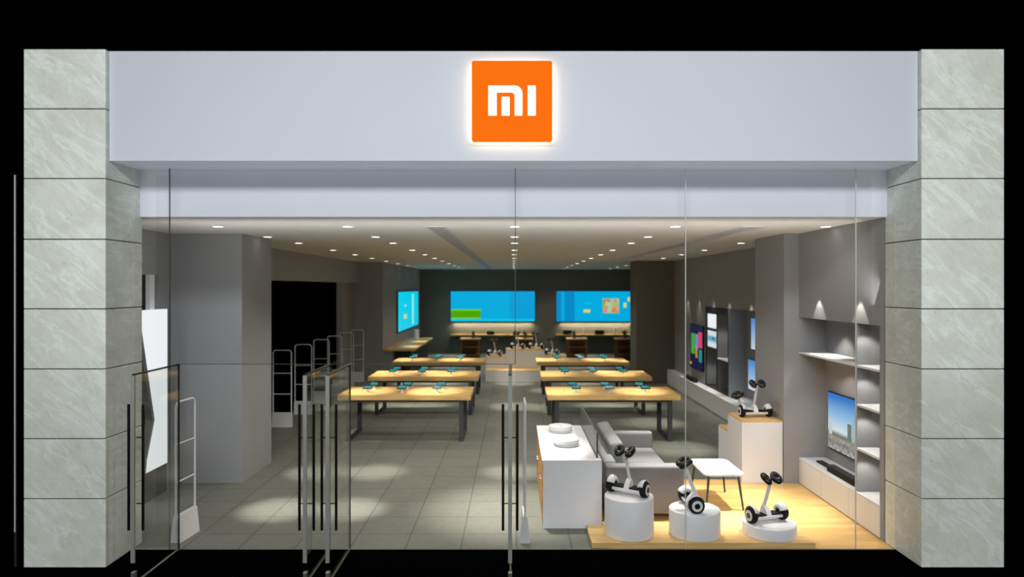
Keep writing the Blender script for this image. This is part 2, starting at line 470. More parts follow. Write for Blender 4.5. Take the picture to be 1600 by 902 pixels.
# slim pale upright at the far left, standing in for a glass edge
t = thing('glass_edge_post', 'thin white upright strip left of the left stone pillar', 'light strip', (-5.03, 7.0, 0))
obj('post', box(B(), -.007, .007, -.01, .01, 0, 3.96), M['darkgrey'], t)
obj('pale_edge_strip', box(B(), -.006, .006, -.016, -.0105, .35, 3.95), M['edge'], t)

# ------------------------------------------------------------------ sign
SX, SZ, K = -.019, 4.679, .001212
t = thing('logo_sign', 'square orange lit logo sign with white letters on the fascia', 'sign', (SX, 6.965, SZ))
b = B(); h = .4015; r = .022
pts = []
for cx, cz, a0 in ((h-r, h-r, 0), (-h+r, h-r, 90), (-h+r, -h+r, 180), (h-r, -h+r, 270)):
    for k in range(7):
        a = math.radians(a0 + 15*k); pts.append((cx + r*math.cos(a), cz + r*math.sin(a)))
prism(b, pts, -.05, 0, mi=0); obj('sign_face', b, M['orange'], t)
b = B(); prism(b, [(x*.97, z*.97) for x, z in pts], .001, .007); tag(obj('backlight', b, M['halo'], t), 'cream halo light behind the sign')
for x in (-.3, .3):
    for z in (-.3, .3):
        obj('spacer', tube(B(), (x, .007, z), (x, .05, z), .012, seg=10), M['steel'], t)
def L2(px, pz): return ((px-583)*K, (437-pz)*K)
m = [(388, 558), (388, 312), (605, 312)]
m += [(605+63*math.sin(math.radians(a)), 375-63*math.cos(math.radians(a))) for a in range(15, 91, 15)]
m += [(668, 558), (605, 558), (605, 400)]
m += [(575+30*math.cos(math.radians(a)), 397-30*math.sin(math.radians(a))) for a in range(15, 91, 15)]
m += [(457, 367), (457, 558)]
b = B()
prism(b, [L2(*p) for p in m], -.058, -.0505)
prism(b, [L2(*p) for p in ((498, 558), (498, 405), (563, 405), (563, 558))], -.058, -.0505)
obj('letter_m', b, M['letter'], t)
obj('letter_i', prism(B(), [L2(*p) for p in ((713, 558), (713, 312), (778, 312), (778, 558))], -.058, -.0505), M['letter'], t)

# ------------------------------------------------------------------ ceiling lamps and vents
ROWS = [8.8, 10.58, 12.1, 14.4, 16.4, 18.4, 20.4, 22.5, 24.5, 26.5, 28.5]
ORD = ['nearest', 'second', 'third', 'fourth', 'fifth', 'sixth', 'seventh', 'eighth', 'ninth', 'tenth', 'eleventh']
COLS = [(-3.76, 'far left'), (-2.11, 'centre left'), (.01, 'middle'), (2.05, 'centre right'), (3.96, 'far right')]
def make_downlight():
    t = thing('downlight', 'x', 'ceiling light', group='recessed ceiling downlights')
    b = B(); lathe(b, [(.062, -.001), (.062, -.006), (.082, -.006), (.084, -.001), (.084, 0), (.062, 0)], 28)
    obj('trim_ring', b, M['whiteplastic'], t, True)
    b = B(); lathe(b, [(.061, -.001), (.061, -.0045), (.03, -.005)], 28); obj('diffuser', b, M['lamp'], t, True)
    return t
proto = None
DL_P, DL_A = 800., 24.
for ci, (X, cn) in enumerate(COLS):
    for ri, Y in enumerate(ROWS):
        if ci == 4 and Y in (10.58, 20.4): continue
        if proto is None: proto = make_downlight(); o = proto
        else: o = copy_tree(proto)
        o.location = (X, Y, CZ)
        o['label'] = 'round recessed downlight, %s from the front in the %s row' % (ORD[ri] if ri else 'first', cn)
        wide = 1.
        if Y > 21: wide = .65
        if ri == 0: wide = 1.5
        aim = (0, 0, -1)
        if ci == 4: aim = (-.30, 0, -1)
        if ci == 0: aim = (.22, 0, -1)
        # the adjustable lamps over the tables are turned onto the table tops
        if Y == 12.1: aim = {0: (.34, .36, -1), 1: (.22, .36, -1), 2: (.33, .36, -1), 3: (.12, .36, -1)}.get(ci, aim)
        if Y == 14.4: aim = {0: (.34, .50, -1), 1: (.20, .50, -1), 2: (.30, .50, -1), 3: (.10, .50, -1)}.get(ci, aim)
        if Y == 18.4: aim = {0: (.34, .15, -1), 1: (.20, .15, -1), 2: (.30, .15, -1), 3: (.10, .15, -1)}.get(ci, aim)
        if Y in (12.1, 14.4, 18.4) and ci < 4: wide = 1.25
        if ci in (1, 2, 3): spot('downlight_lamp', (X, Y, CZ-.03), DL_P*(.13 if ri < 2 else .075), 124, .8, (1, .93, .82), .04)
        spot('downlight_lamp', (X, Y, CZ-.03), DL_P*wide, (44 if ci > 1 else 19) if ri == 0 else (19 if ri == 1 and ci < 3 else DL_A), 1., (1, .92, .77) if Y > 13 else (1, .95, .86), .04, aim)

def vent(x, label):
    t = thing('air_vent', label, 'ceiling vent', (x, 0, CZ), group='long ceiling air slots')
    b = B(); Wd = .13
    box(b, -Wd, -Wd+.015, 8.8, 29.8, -.008, 0); box(b, Wd-.015, Wd, 8.8, 29.8, -.008, 0)
    box(b, -Wd, Wd, 8.78, 8.8, -.008, 0); box(b, -Wd, Wd, 29.8, 29.82, -.008, 0)
    obj('frame', b, M['white'], t)
    obj('backing', box(B(), -Wd+.015, Wd-.015, 8.8, 29.8, -.002, 0), M['bezel'], t)
    b = B()
    for k in range(9):
        xx = -Wd+.028+k*.0255
        box(b, xx-.005, xx+.005, 8.8, 29.8, -.007, -.002)
    obj('louvre', b, M['white'], t)
vent(-1.0, 'long slatted ceiling vent left of the middle lights')
vent(3.03, 'long slatted ceiling vent on the right side')

# ------------------------------------------------------------------ display tables with phones
def make_table():
    t = thing('display_table', 'x', 'table', group='oak display tables')
    obj('table_top', box(B(), -1.212, 1.212, 0, 1.10, .761, .854, 0, .006), M['table'], t)
    for sx in (-1, 1):
        X = sx*1.035
        for y in (.06, 1.0):
            obj('leg', box(B(), X-.04, X+.04, y, y+.06, .04, .761, 0, .003, 1), M['greymetal'], t)
        obj('foot_bar', box(B(), X-.04, X+.04, .06, 1.06, 0, .04, 0, .003, 1), M['greymetal'], t)
    obj('apron', box(B(), -.99, .99, .07, .10, .715, .761), M['greymetal'], t)
    for x in (-.87, -.24, .37, .95):
        obj('cable_grommet', tube(B(), (x, .5, .853), (x, .5, .857), .016, seg=14), M['blackplastic'], t)
    return t
def make_phone():
    t = thing('display_phone', 'x', 'phone', group='phones on the oak tables')
    b = B(); lathe(b, [(.035, 0), (.035, .006), (.012, .010), (.010, .05), (.022, .062)], 20)
    obj('stand', b, M['whiteplastic'], t, True)
    R = Matrix.Translation((0, 0, .078)) @ Matrix.Rotation(math.radians(22), 4, 'X')
    b = B(); box(b, -.075, .075, -.045, .045, -.009, .005, 0, .004, 2); b.transform(R)
    p = obj('handset', b, M['blackplastic'], t)
    b = B(); box(b, -.060, .060, -.032, .032, .0048, .0062); b.transform(R)
    tag(obj('screen', b, M['teal'], p), 'teal lit screen')
    return t
tabs = [(-1.997, 12.6, 'nearest left-hand'), (-1.993, 15.2, 'second left-hand'), (-2.0, 18.2, 'furthest left-hand'),
        (1.82, 12.6, 'nearest right-hand'), (1.82, 15.2, 'second right-hand'), (1.82, 18.2, 'furthest right-hand')]
tp = pp = None
for X, Y, tn in tabs:
    o = make_table() if tp is None else copy_tree(tp)
    tp = tp or o
    o.location = (X, Y, 0)
    o['label'] = 'oak display table on dark steel legs, ' + {'nearest': 'nearest', 'second': 'second from the front', 'furthest': 'furthest from the front'}[tn.split()[0]] + ', %s row' % tn.split()[1].replace('-hand', '')
    xs = (-.70, -.06, .60) if X < 0 else (-.70, -.06, .60)
    for row, yy, jit in (('back', .80, .03), ('front', .34, -.02)):
        for k, x in enumerate(xs):
            p = make_phone() if pp is None else copy_tree(pp)
            pp = pp or p
            dx = (-.02 if row == 'front' and X < 0 else (.03 if row == 'front' else 0))
            p.scale = (1.18, 1.18, 1.25)
            p.location = (X + x + dx + random.uniform(-.015, .015), Y + yy, .8545)
            p.rotation_euler = (0, 0, random.uniform(-.25, .25))
            p['label'] = 'teal-lit phone on stand, %s of %s row, %s table' % (('left', 'middle', 'right')[k], row, tn)

# ------------------------------------------------------------------ security gates
def make_gate():
    t = thing('security_gate', 'x', 'security gate', group='anti-theft gates')
    W, H, r = .185, 1.545, .06
    b = B()
    pts = [(-W, 0, .28), (-W, 0, H-r)]
    pts += [(-W+r-r*math.cos(math.radians(a)), 0, H-r+r*math.sin(math.radians(a))) for a in (22, 45, 68, 90)]
    pts += [(W-r+r*math.sin(math.radians(a)), 0, H-r+r*math.cos(math.radians(a))) for a in (0, 22, 45, 68, 90)]
    pts += [(W, 0, .28)]
    sweep(b, pts, .013, 10); obj('frame', b, M['whiteplastic'], t, True)
    for z in (.66, 1.08):
        obj('crossbar', tube(B(), (-W, 0, z), (W, 0, z), .009, seg=10), M['whiteplastic'], t, True)
    b = B(); box(b, -W+.01, W-.01, -.003, .003, .28, H-.01); obj('clear_panel', b, M['acrylic'], t)
    b = B(); prism(b, [(-.055, 0), (.055, 0), (.022, .29), (-.022, .29)], -W-.012, W+.012, 'YZ')
    obj('base', b, M['whiteplastic'], t)
    return t
g0 = make_gate()
g0.location = (-3.71, 7.83, 0); g0.rotation_euler = (0, 0, math.radians(84))
g0['label'] = 'white anti-theft gate standing inside the leftmost glass door'
o = copy_tree(g0); o.location = (.12, 7.82, 0); o.rotation_euler = (0, 0, PI/2+.015)
o['label'] = 'white anti-theft gate seen edge-on beside the white cabinet'
for k, Y in enumerate((14.0, 15.4, 16.85, 18.1, 19.4, 20.7)):
    o = copy_tree(g0); o.location = (-4.68, Y, 0); o.rotation_euler = (0, 0, 0)
    o['label'] = 'anti-theft gate at the left side opening, ' + ('nearest', 'second', 'third', 'fourth', 'fifth', 'furthest')[k] + ' of the row of six'

# ------------------------------------------------------------------ tilted white board in the front left opening
t = thing('display_board', 'big white lit board with a bent grey edge at far left', 'display board', (-4.86, 9.3, 0))
prof = [(-.42, 2.48), (-.38, 2.3), (-.05, 1.05), (-.245, .56), (-.27, .39), (.30, .39), (.30, 2.52), (-.42, 2.52)]
prism(B(), prof, 0, 0) if False else None
b = B(); prism(b, prof, .02, .06, 'YZ'); obj('panel', b, M['screenwhite'], t)
b = B()
edge = [(-.48, 2.3), (-.38, 2.3), (-.05, 1.05), (-.245, .56), (-.27, .39), (-.33, .39), (-.30, .56), (-.11, 1.05)]
prism(b, edge, -.02, .065, 'YZ'); tag(obj('side_edge', b, M['bezel'], t), 'grey bent side edge')
obj('plinth', box(B(), -.01, .05, -.26, .30, 0, .389), M['darkgrey'], t)

# ------------------------------------------------------------------ white cabinet, robot cleaners, tinted screen
t = thing('low_cabinet', 'white low cabinet with wooden doors behind the centre glass', 'cabinet', (.68, 9.12, 0))
b = B()
box(b, -.35, .348, -1.02, 1.02, .762, .798, 0, .003)
box(b, -.34, .348, -1.02, -.985, 0, .762); box(b, -.34, .348, .985, 1.02, 0, .762)
box(b, .31, .348, -.985, .985, 0, .762); box(b, -.325, .31, -.985, .985, 0, .06)
obj('carcass', b, M['white'], t)
for k in range(4):
    y0 = -.98 + k*.49
    d = obj('door', box(B(), -.345, -.325, y0+.004, y0+.486, .07, .755, 0, .002), M['cabinetwood'], t)
    yk = y0 + (.44 if k % 2 == 0 else .05)
    obj('knob', tube(B(), (-.36, yk, .45), (-.345, yk, .45), .012, seg=12), M['steel'], d)
t = thing('divider_pane', 'grey tinted low pane standing along the white cabinet', 'screen panel', (.985, 9.2, .798))
obj('pane', box(B(), -.006, .006, -1.0, .93, .012, .295), M['smoked'], t)
obj('bottom_rail', box(B(), -.012, .012, -1.0, .93, .0005, .012), M['steel'], t)
obj('front_edge', box(B(), -.007, .007, -1.008, -1.0, .0005, .297), M['darkgrey'], t)
def robot():
    t = thing('robot_vacuum', 'x', 'robot vacuum', group='white robot vacuums on the cabinet')
    b = B(); lathe(b, [(.15, .004), (.160, .010), (.165, .078), (.161, .088), (.150, .092), (.02, .093)], 48)
    obj('body', b, M['whiteplastic'], t, True)
    b = B(); lathe(b, [(.045, .092), (.045, .100), (.040, .103), (.005, .104)], 32, (0, .04, 0)); obj('turret', b, M['whiteplastic'], t, True)
    obj('bumper_seam', lathe(B(), [(.1640, .030), (.1652, .032), (.1642, .034)], 48), M['bezel'], t)
    obj('button', lathe(B(), [(.012, .092), (.012, .095), (.004, .095)], 16, (0, -.11, 0)), M['bezel'], t)
    for s in (-1, 1):
        obj('wheel', tube(B(), (s*.10-.012, 0, .015), (s*.10+.012, 0, .015), .015, seg=14), M['rubber'], t)
    return t
r0 = robot(); r0.location = (.65, 9.70, .7985); r0['label'] = 'white round robot vacuum further back on the white cabinet'
r1 = copy_tree(r0); r1.location = (.665, 8.86, .7985); r1['label'] = 'white round robot vacuum nearer the front on the white cabinet'

# ------------------------------------------------------------------ sofa
t = thing('sofa', 'grey fabric sofa seen end-on behind the drum plinths', 'sofa', (1.6, 9.45, .004))
FB = M['fabric']
obj('arm', box(B(), -.48, .47, -1.05, -.87, .06, .645, 0, .03, 4), FB, t, 60)
obj('arm', box(B(), -.48, .47, .89, 1.07, .06, .645, 0, .03, 4), FB, t, 60)
obj('backrest', box(B(), -.49, -.33, -.865, .885, .06, .66, 0, .03, 4), FB, t, 60)
obj('seat_base', box(B(), -.325, .46, -.865, .885, .06, .30, 0, .02, 3), FB, t, 60)
for y0, y1 in ((-.86, .005), (.015, .88)):
    obj('seat_cushion', box(B(), -.322, .465, y0, y1, .303, .43, 0, .035, 4), FB, t, 60)
for y0, y1 in ((-.52, .18), (.19, .88)):
    b = B(); box(b, -.09, .09, y0, y1, 0, .36, 0, .045, 4)
    b.transform(Matrix.Translation((-.36, 0, .44)) @ Matrix.Rotation(math.radians(-9), 4, 'Y') @ Matrix.Translation((.13, 0, 0)))
    obj('back_cushion', b, FB, t, 60)
for x in (-.42, .40):
    for y in (-.98, 1.0):
        obj('leg', box(B(), x-.03, x+.03, y-.03, y+.03, 0, .06), M['blackplastic'], t)

# ------------------------------------------------------------------ platform, drums, coffee table
b = B(); box(b, .84, 3.25, 7.468, 8.03, .0045, .065, 0, .003)
tag(obj('display_platform', b, M['plywood']), 'low light oak platform carrying the three white drums', 'platform')
for X, Z, r, lab in ((1.288, .494, .272, 'tall white drum plinth, leftmost and highest on the platform'),
                     (2.02, .348, .280, 'medium white drum plinth in the middle of the platform'),
                     (2.856, .197, .288, 'lowest white drum plinth at the right of the platform')):
    b = B(); lathe(b, [(r-.006, 0), (r, .004), (r, Z-.0655-.008), (r-.003, Z-.0655-.002), (r-.009, Z-.0655), (.02, Z-.0655)], 72)
    tag(obj('drum_plinth', b, M['white'], None, 50, (X, 7.753, .0655)), lab, 'plinth', 'white drum plinths')

t = thing('coffee_table', 'white rounded coffee table on four thin splayed legs', 'coffee table', (2.66, 9.13, .004))
b = B(); hx, hy, r = .255, .41, .09; pts = []
for cx, cy, a0 in ((hx-r, hy-r, 0), (-hx+r, hy-r, 90), (-hx+r, -hy+r, 180), (hx-r, -hy+r, 270)):
    for k in range(9):
        a = math.radians(a0 + 90/8*k); pts.append((cx + r*math.cos(a), cy + r*math.sin(a)))
prism(b, pts, .432, .456, 'XY'); obj('table_top', b, M['whiteplastic'], t, 40)
for sx in (-1, 1):
    for sy in (-1, 1):
        obj('leg', tube(B(), (sx*.235, sy*.385, 0), (sx*.185, sy*.33, .432), .011, .018, 14), M['greymetal'], t, True)

# ------------------------------------------------------------------ two-wheeled scooters
def make_scooter():
    t = thing('balance_scooter', 'x', 'scooter', group='two-wheeled balance scooters')
    R, hw, tr = .088, .036, .205
    for s in (-1, 1):
        b = B()
        prof = [(.055, -hw), (R-.022, -hw), (R-.008, -hw+.006), (R, -hw+.018), (R, hw-.018), (R-.008, hw-.006), (R-.022, hw), (.055, hw)]
        lathe(b, prof, 36, (s*tr, 0, R), 0, 'X')
        wheel = obj('wheel', b, M['rubber'], t, 45)
        x0 = s*(tr+hw-.003)
        b = B(); tube(b, (x0, 0, R), (x0+s*.007, 0, R), .062, .058, 32); tag(obj('wheel_disc', b, M['whiteplastic'], wheel, 40), 'white wheel disc')
        b = B(); tube(b, (x0+s*.006, 0, R), (x0+s*.012, 0, R), .032, .028, 24); tag(obj('hub_cap', b, M['blackplastic'], wheel, 40), 'black hub cap')
        # fender: shell over the inner upper part of the wheel
        b = B(); n = 18; rows = []
        for i in range(n+1):
            a = math.radians(14 + 140*i/n)
            row = []
            for q in (0, .35, .7, 1.):
                rad = R+.016 + .005*math.sin(q*PI) - .030*(1-q)**2
                xx = s*(tr - hw - .026 + q*(hw*1.35+.026))
                row.append(bm_v(b, xx, rad*math.cos(a), R + rad*math.sin(a)))
            # inner cheek
            row.insert(0, bm_v(b, s*(tr-hw-.024), (R-.045)*math.cos(a), R+(R-.045)*math.sin(a)))
            rows.append(row)
        for ra, rb in zip(rows, rows[1:]):
            for k in range(4): b.faces.new((ra[k], ra[k+1], rb[k+1], rb[k]))
        f = obj('fender', b, M['whiteplastic'], t, 60)
        sm = f.modifiers.new('thick', 'SOLIDIFY'); sm.thickness = .005; sm.offset = -1
    # body between the wheels
    b = B(); box(b, -tr+hw-.004, tr-hw+.004, -.064, .075, .044, .076, 0, .010, 3); obj('body', b, M['whiteplastic'], t, 50)
    b = B(); tube(b, (-tr, 0, R), (-tr+.05, 0, R-.012), .02, .022, 16); tube(b, (tr, 0, R), (tr-.05, 0, R-.012), .02, .022, 16); obj('axle', b, M['greymetal'], t, True)
    for s in (-1, 1):
        b = B(); box(b, min(s*.038, s*.148), max(s*.038, s*.148), -.052, .070, .0785, .094, 0, .005, 2)
        tag(obj('foot_pad', b, M['rubber'], t, 50), 'black rubber foot pad')
    # hump at the foot of the post
    b = B()
    sec = [(-.050, .079, .030), (-.03, .115, .030), (.0, .150, .027), (.03, .175, .024), (.06, .17, .022), (.085, .11, .026), (.09, .079, .028)]
    L = [[b.verts.new((s*wd, y, z)) for (y, z, wd) in sec] for s in (-1, 1)]
    for k in range(len(sec)-1): b.faces.new((L[0][k], L[0][k+1], L[1][k+1], L[1][k]))
    b.faces.new(L[0]); b.faces.new(list(reversed(L[1]))); b.faces.new((L[0][0], L[1][0], L[1][-1], L[0][-1]))
    obj('post_housing', b, M['whiteplastic'], t, 30)
    # post curving up and back
    b = B(); pts = []
    for i in range(13):
        u = i/12
        pts.append((0, .085 - .155*u**.8, .10 + .385*u, .022 - .003*u))
    sweep(b, pts, .02, 14, 0, .85); obj('post', b, M['whiteplastic'], t, True)
    # knee bar: crosspiece with two looped pads
    hb = obj('knee_bar', sweep(B(), [(-.062, -.075, .500), (-.03, -.072, .492), (0, -.07, .488), (.03, -.072, .492), (.062, -.075, .500)], .015, 12), M['blackplastic'], t, True)
    for s in (-1, 1):
        Mx = Matrix.Translation((s*.066, -.075, .500)) @ Matrix.Rotation(math.radians(30), 4, 'X') @ Matrix.Rotation(s*math.radians(-24), 4, 'Y') @ Matrix.Diagonal((.74, 1.14, 1.0, 1))
        b = B(); torus(b, .045, .031, Mx, 28, 12); tag(obj('knee_pad', b, M['blackplastic'], hb, True), 'black looped knee pad')
    return t
def bm_v(b, x, y, z): return b.verts.new((x, y, z))
sc0 = make_scooter()
def scooter(X, Y, Z, rot, label, first=[True]):
    o = sc0 if first[0] else copy_tree(sc0)
    first[0] = False
    o.location = (X, Y, Z+.0005); o.rotation_euler = (0, 0, math.radians(rot)); o['label'] = label
    return o
scooter(1.278, 7.775, .494, -35, 'white balance scooter on the tallest drum plinth')
scooter(1.985, 7.77, .348, -88, 'white balance scooter seen side-on, on the medium drum plinth')
scooter(2.832, 7.765, .197, 18.6, 'white balance scooter on the lowest drum plinth')
scooter(3.585, 10.30, .894, 4, 'white balance scooter on the big white plinth by the column')
scooter(3.595, 10.92, .617, -84, 'balance scooter on the lower step behind the big white plinth')

def plinth(name, x0, x1, y0, y1, z, label, top='plywood', tt=.022):
    t = thing(name, label, 'plinth', ((x0+x1)/2, (y0+y1)/2, 0), group='white plinths with oak tops')
    hx, hy = (x1-x0)/2, (y1-y0)/2
    obj('body', box(B(), -hx, hx, -hy, hy, .0045, z-tt), M['white'], t)
    obj('top_board', box(B(), -hx, hx, -hy, hy, z-tt, z), M[top], t)
    return t
plinth('display_plinth', 3.285, 3.868, 9.98, 10.638, .894, 'big white box plinth with oak top beside the right column')
plinth('display_plinth', 3.285, 3.868, 10.642, 11.13, .617, 'lower white plinth step behind the big white box plinth')
# rear podium in the middle
plinth('display_plinth', -.84, .92, 20.6, 21.36, .347, 'wide low white plinth with oak top in front of the rear podium')
plinth('display_plinth', -.25, .94, 21.37, 22.2, .884, 'tall white podium with oak top in the middle at the rear')
plinth('display_plinth', -.87, -.255, 21.37, 22.2, .665, 'small side plinth left of the tall rear podium')
plinth('display_plinth', .945, 1.62, 21.37, 22.2, .70, 'small side plinth right of the tall rear podium')
scooter(.12, 21.75, .884, -30, 'scooter on the left half of the tall rear podium')
scooter(.70, 21.75, .884, -20, 'scooter on the right half of the tall rear podium')
scooter(-.60, 21.75, .665, -30, 'scooter on the side plinth left of the rear podium')
scooter(1.20, 21.75, .70, -35, 'scooter on the side plinth right of the rear podium')

# ------------------------------------------------------------------ front right wall unit
t = thing('wall_shelf_unit', 'white open shelving with divider in the front right niche', 'shelves', (4.09, 7.74, 0))
WH = M['whiteplastic']; G = M['wall']
obj('divider', box(B(), .005, .388, .53, .565, .38, 2.388), M['wall'], t)
obj('side_panel', box(B(), .005, .388, .002, .02, .38, 2.388), M['wall'], t)
obj('shelf', box(B(), .0, .386, .565, 2.208, 1.868, 1.893), M['white'], t)
for z in (1.893, 1.427, .908):
    obj('shelf', box(B(), .0, .386, .02, .53, z-.026, z), M['white'], t)
t = thing('media_console', 'long white low console beneath the television at right', 'console', (4.09, 7.74, 0))
obj('carcass', box(B(), .012, .388, .002, 2.208, .0045, .345), M['white'], t)
obj('top', box(B(), .0, .388, .002, 2.208, .352, .378, 0, .003), M['white'], t)
for k in range(3):
    obj('drawer_front', box(B(), -.001, .012, .006+k*.735, .735+k*.735-.002, .012, .349, 0, .002), M['white'], t)

def television(x, y0, y1, z0, z1, label, pic, extras=(), stand=False, bez=.014):
    """wall television facing -X"""
    t = thing('television', label, 'television', (x, (y0+y1)/2, z0))
    hy, H = (y1-y0)/2, z1-z0
    obj('housing', box(B(), 0, .035, -hy, hy, 0, H, 0, .004), M['blackplastic'], t)
    s = obj('screen', box(B(), -.003, -.0005, -hy+bez, hy-bez, bez*1.6, H-bez), pic, t)
    for (a0, a1, c0, c1, m) in extras:
        b = B(); box(b, -.0045, -.0031, hy-bez-(a1)*(2*hy-2*bez), hy-bez-(a0)*(2*hy-2*bez), bez*1.6+c0*(H-2.6*bez), bez*1.6+c1*(H-2.6*bez))
        obj('picture', b, M[m], s)
    return t
M['bld'] = glow('hazy_tower', (176, 200, 206), .85); M['bld2'] = glow('grey_tower', (120, 140, 132), .8); M['bld3'] = glow('pale_tower', (206, 220, 226), .9)
television(4.44, 8.42, 9.80, .555, 1.355, 'flat television with a city skyline in the right niche', M['skypic'],
           ((.02, .09, .25, .55, 'bld3'), (.42, .50, .26, .56, 'bld2'), (.51, .56, .26, .7, 'bld'), (.57, .70, .26, .8, 'bld'), (.72, .95, .26, .66, 'bld2')), bez=.012)
t = thing('soundbar', 'dark grey speaker bar on the long white console', 'soundbar', (4.21, 8.76, .379))
obj('body', box(B(), -.05, .05, -.46, .46, 0, .085, 0, .006), M['darkgrey'], t)
obj('grille', box(B(), -.054, -.0505, -.44, .44, .010, .076), M['rubber'], t)
t = thing('soundbar', 'slim black bar laid at the back end of the console', 'soundbar', (4.27, 9.45, .379))
obj('body', box(B(), -.045, .045, -.2, .24, 0, .022, 0, .004), M['blackplastic'], t)
obj('grille', box(B(), -.048, -.0455, -.19, .23, .004, .018), M['rubber'], t)

# ------------------------------------------------------------------ rear right wall furniture
t = thing('media_console', 'very long white low console along the rear right wall', 'console', (4.48, 11.16, 0))
obj('carcass', box(B(), .015, .215, .0, 9.1, 0.0, .385), M['white'], t)
obj('top', box(B(), .0, .215, .0, 9.1, .39, .418, 0, .003), M['white'], t)
for k in range(7):
    obj('drawer_front', box(B(), 0, .015, .005+k*1.3, 1.295+k*1.3, .015, .388), M['white'], t)
t = thing('shelf_box', 'white ledge filling the foot of the rear right niche', 'shelf', (4.7, 11.16, 0))
obj('body', box(B(), 0, .378, 0, 3.97, 0, .41), M['white'], t)
obj('top', box(B(), 0, .378, 0, 3.97, .41, .42), M['white'], t)
t = thing('shelf_box', 'white ledge under the dark-framed display rack', 'shelf', (4.7, 15.19, 0))
obj('body', box(B(), 0, .378, 0.002, 1.82, 0, .41), M['white'], t)
obj('top', box(B(), 0, .378, 0.002, 1.82, .41, .42), M['white'], t)
television(5.035, 13.6, 14.72, 1.49, 2.18, 'upper blue-screen television, high in the rear right niche', M['strip'])
television(5.035, 13.6, 14.9, .62, 1.29, 'lower pale-blue television, low in the rear right niche', M['strip'])
t = thing('display_rack', 'dark-framed shelf rack with lit pictures on the rear right wall', 'rack', (4.7, 15.2, .421))
b = B(); box(b, .02, .37, 0, .03, 0, 1.92, 1); box(b, .02, .37, .85, .89, 0, 1.92, 1); box(b, .02, .37, 1.78, 1.81, 0, 1.92, 1)
for y0, y1 in ((0, .03), (.85, .89), (1.77, 1.81)): box(b, 0, .02, y0, y1, 0, 1.92)
box(b, 0, .37, 0.03, 1.78, 1.80, 1.92); box(b, 0, .37, .03, 1.78, 0, .03)
obj('frame', b, [M['darkgrey'], M['bezel']], t)
obj('shelf', box(B(), .01, .365, .03, .85, .74, .765), M['white'], t)
obj('shelf', box(B(), .01, .365, .89, 1.78, .92, .95), M['darkgrey'], t)
obj('shelf', box(B(), .01, .365, .89, 1.78, 1.38, 1.41), M['darkgrey'], t)
obj('back_panel', box(B(), .365, .37, .03, 1.78, .03, 1.8), M['wall'], t)
t = thing('lit_picture', 'white lit picture on the top shelf of the dark-framed rack', 'picture', (4.74, 16.54, 1.832))
obj('frame', box(B(), 0, .03, -.42, .42, 0, .36), M['white'], t); obj('picture', box(B(), -.004, -.0005, -.40, .40, .015, .345), M['screenwhite'], t)
t = thing('lit_picture', 'picture of a blue stroke on the middle shelf of the rack', 'picture', (4.74, 16.54, 1.372))
obj('frame', box(B(), 0, .03, -.42, .42, 0, .42), M['white'], t); obj('picture', box(B(), -.004, -.0005, -.40, .40, .015, .40), M['brush'], t)
television(4.66, 17.1, 18.34, .72, 1.86, 'dark-blue television with bright colour blocks on the rear right wall', M['navy'],
           ((.10, .40, .32, .80, 'grass'), (.43, .66, .45, .80, 'lilac'), (.68, .97, .50, .86, 'pink'), (.46, .60, .25, .52, 'amber'), (.72, .95, .18, .46, 'tealgreen'), (.0, .15, .06, .12, 'amber')))
t = thing('soundbar', 'small black bar on the console under the colour-block television', 'soundbar', (4.57, 17.9, .419))
obj('body', box(B(), -.05, .05, -.5, .5, 0, .09, 0, .006), M['blackplastic'], t); obj('grille', box(B(), -.054, -.0505, -.48, .48, .01, .08), M['rubber'], t)

# ------------------------------------------------------------------ back wall screens
def wall_screen(cx, z0, z1, w2, label, main, shapes):
    t = thing('wall_screen', label, 'screen', (cx, 29.9, z0))
    H = z1-z0
    obj('frame', box(B(), -w2, w2, -.06, -.002, 0, H), M['darkgrey'], t)
    p = obj('panel', box(B(), -w2+.02, w2-.02, -.064, -.0605, .02, H-.02), M[main], t)
    for i, (x0, x1, a, c, m) in enumerate(shapes):
        obj('picture', box(B(), -w2+x0*2*w2, -w2+x1*2*w2, -.068, -.0645, a*H, c*H), M[m], p)
s0 = 29.84/F
wall_screen((770-803)*s0, 1.33, 2.66, 66.3*s0, 'wide blue screen with a green chest, middle of the back wall', 'blue',
            ((.008, .36, .14, .36, 'green'), (.008, .36, .36, .405, 'lime'), (.008, .355, .10, .14, 'lime'), (.008, .99, .03, .09, 'cyan'), (.70, .99, .09, .97, 'midblue')))
wall_screen((934-803)*s0, 1.33, 2.66, 65.*s0, 'wide blue screen with colourful tablet, right of the back wall', 'blue',
            ((.01, .06, .03, .97, 'deepblue'), (.10, .22, .03, .97, 'deepblue'), (.33, .41, .30, .40, 'yellow'), (.34, .43, .58, .63, 'cyan'), (.56, .755, .28, .76, 'mosaic'),
             (.81, .845, .46, .62, 'yellow'), (.86, .90, .66, .80, 'yellow'), (.90, .925, .03, .97, 'deepblue'), (.93, .99, .03, .97, 'cyan')))
# cyan screen on the rear left wall (faces +X)
t = thing('wall_screen', 'tall cyan screen on the rear left side wall', 'screen', (-4.05, 26.4, 1.25))
obj('frame', box(B(), .002, .06, -2.5, 2.5, 0, 1.42), M['darkgrey'], t)
p = obj('panel', box(B(), .0605, .064, -2.48, 2.48, .02, 1.40), M['cyan'], t)
for y0, y1, z0, z1, m in ((.7, 1.2, .12, 1.3, 'palecyan'), (-1.3, -.6, .42, .58, 'yellow'), (-1.2, -.7, .86, .93, 'palecyan')):
    obj('picture', box(B(), .0645, .067, y0, y1, z0, z1), M[m], p)

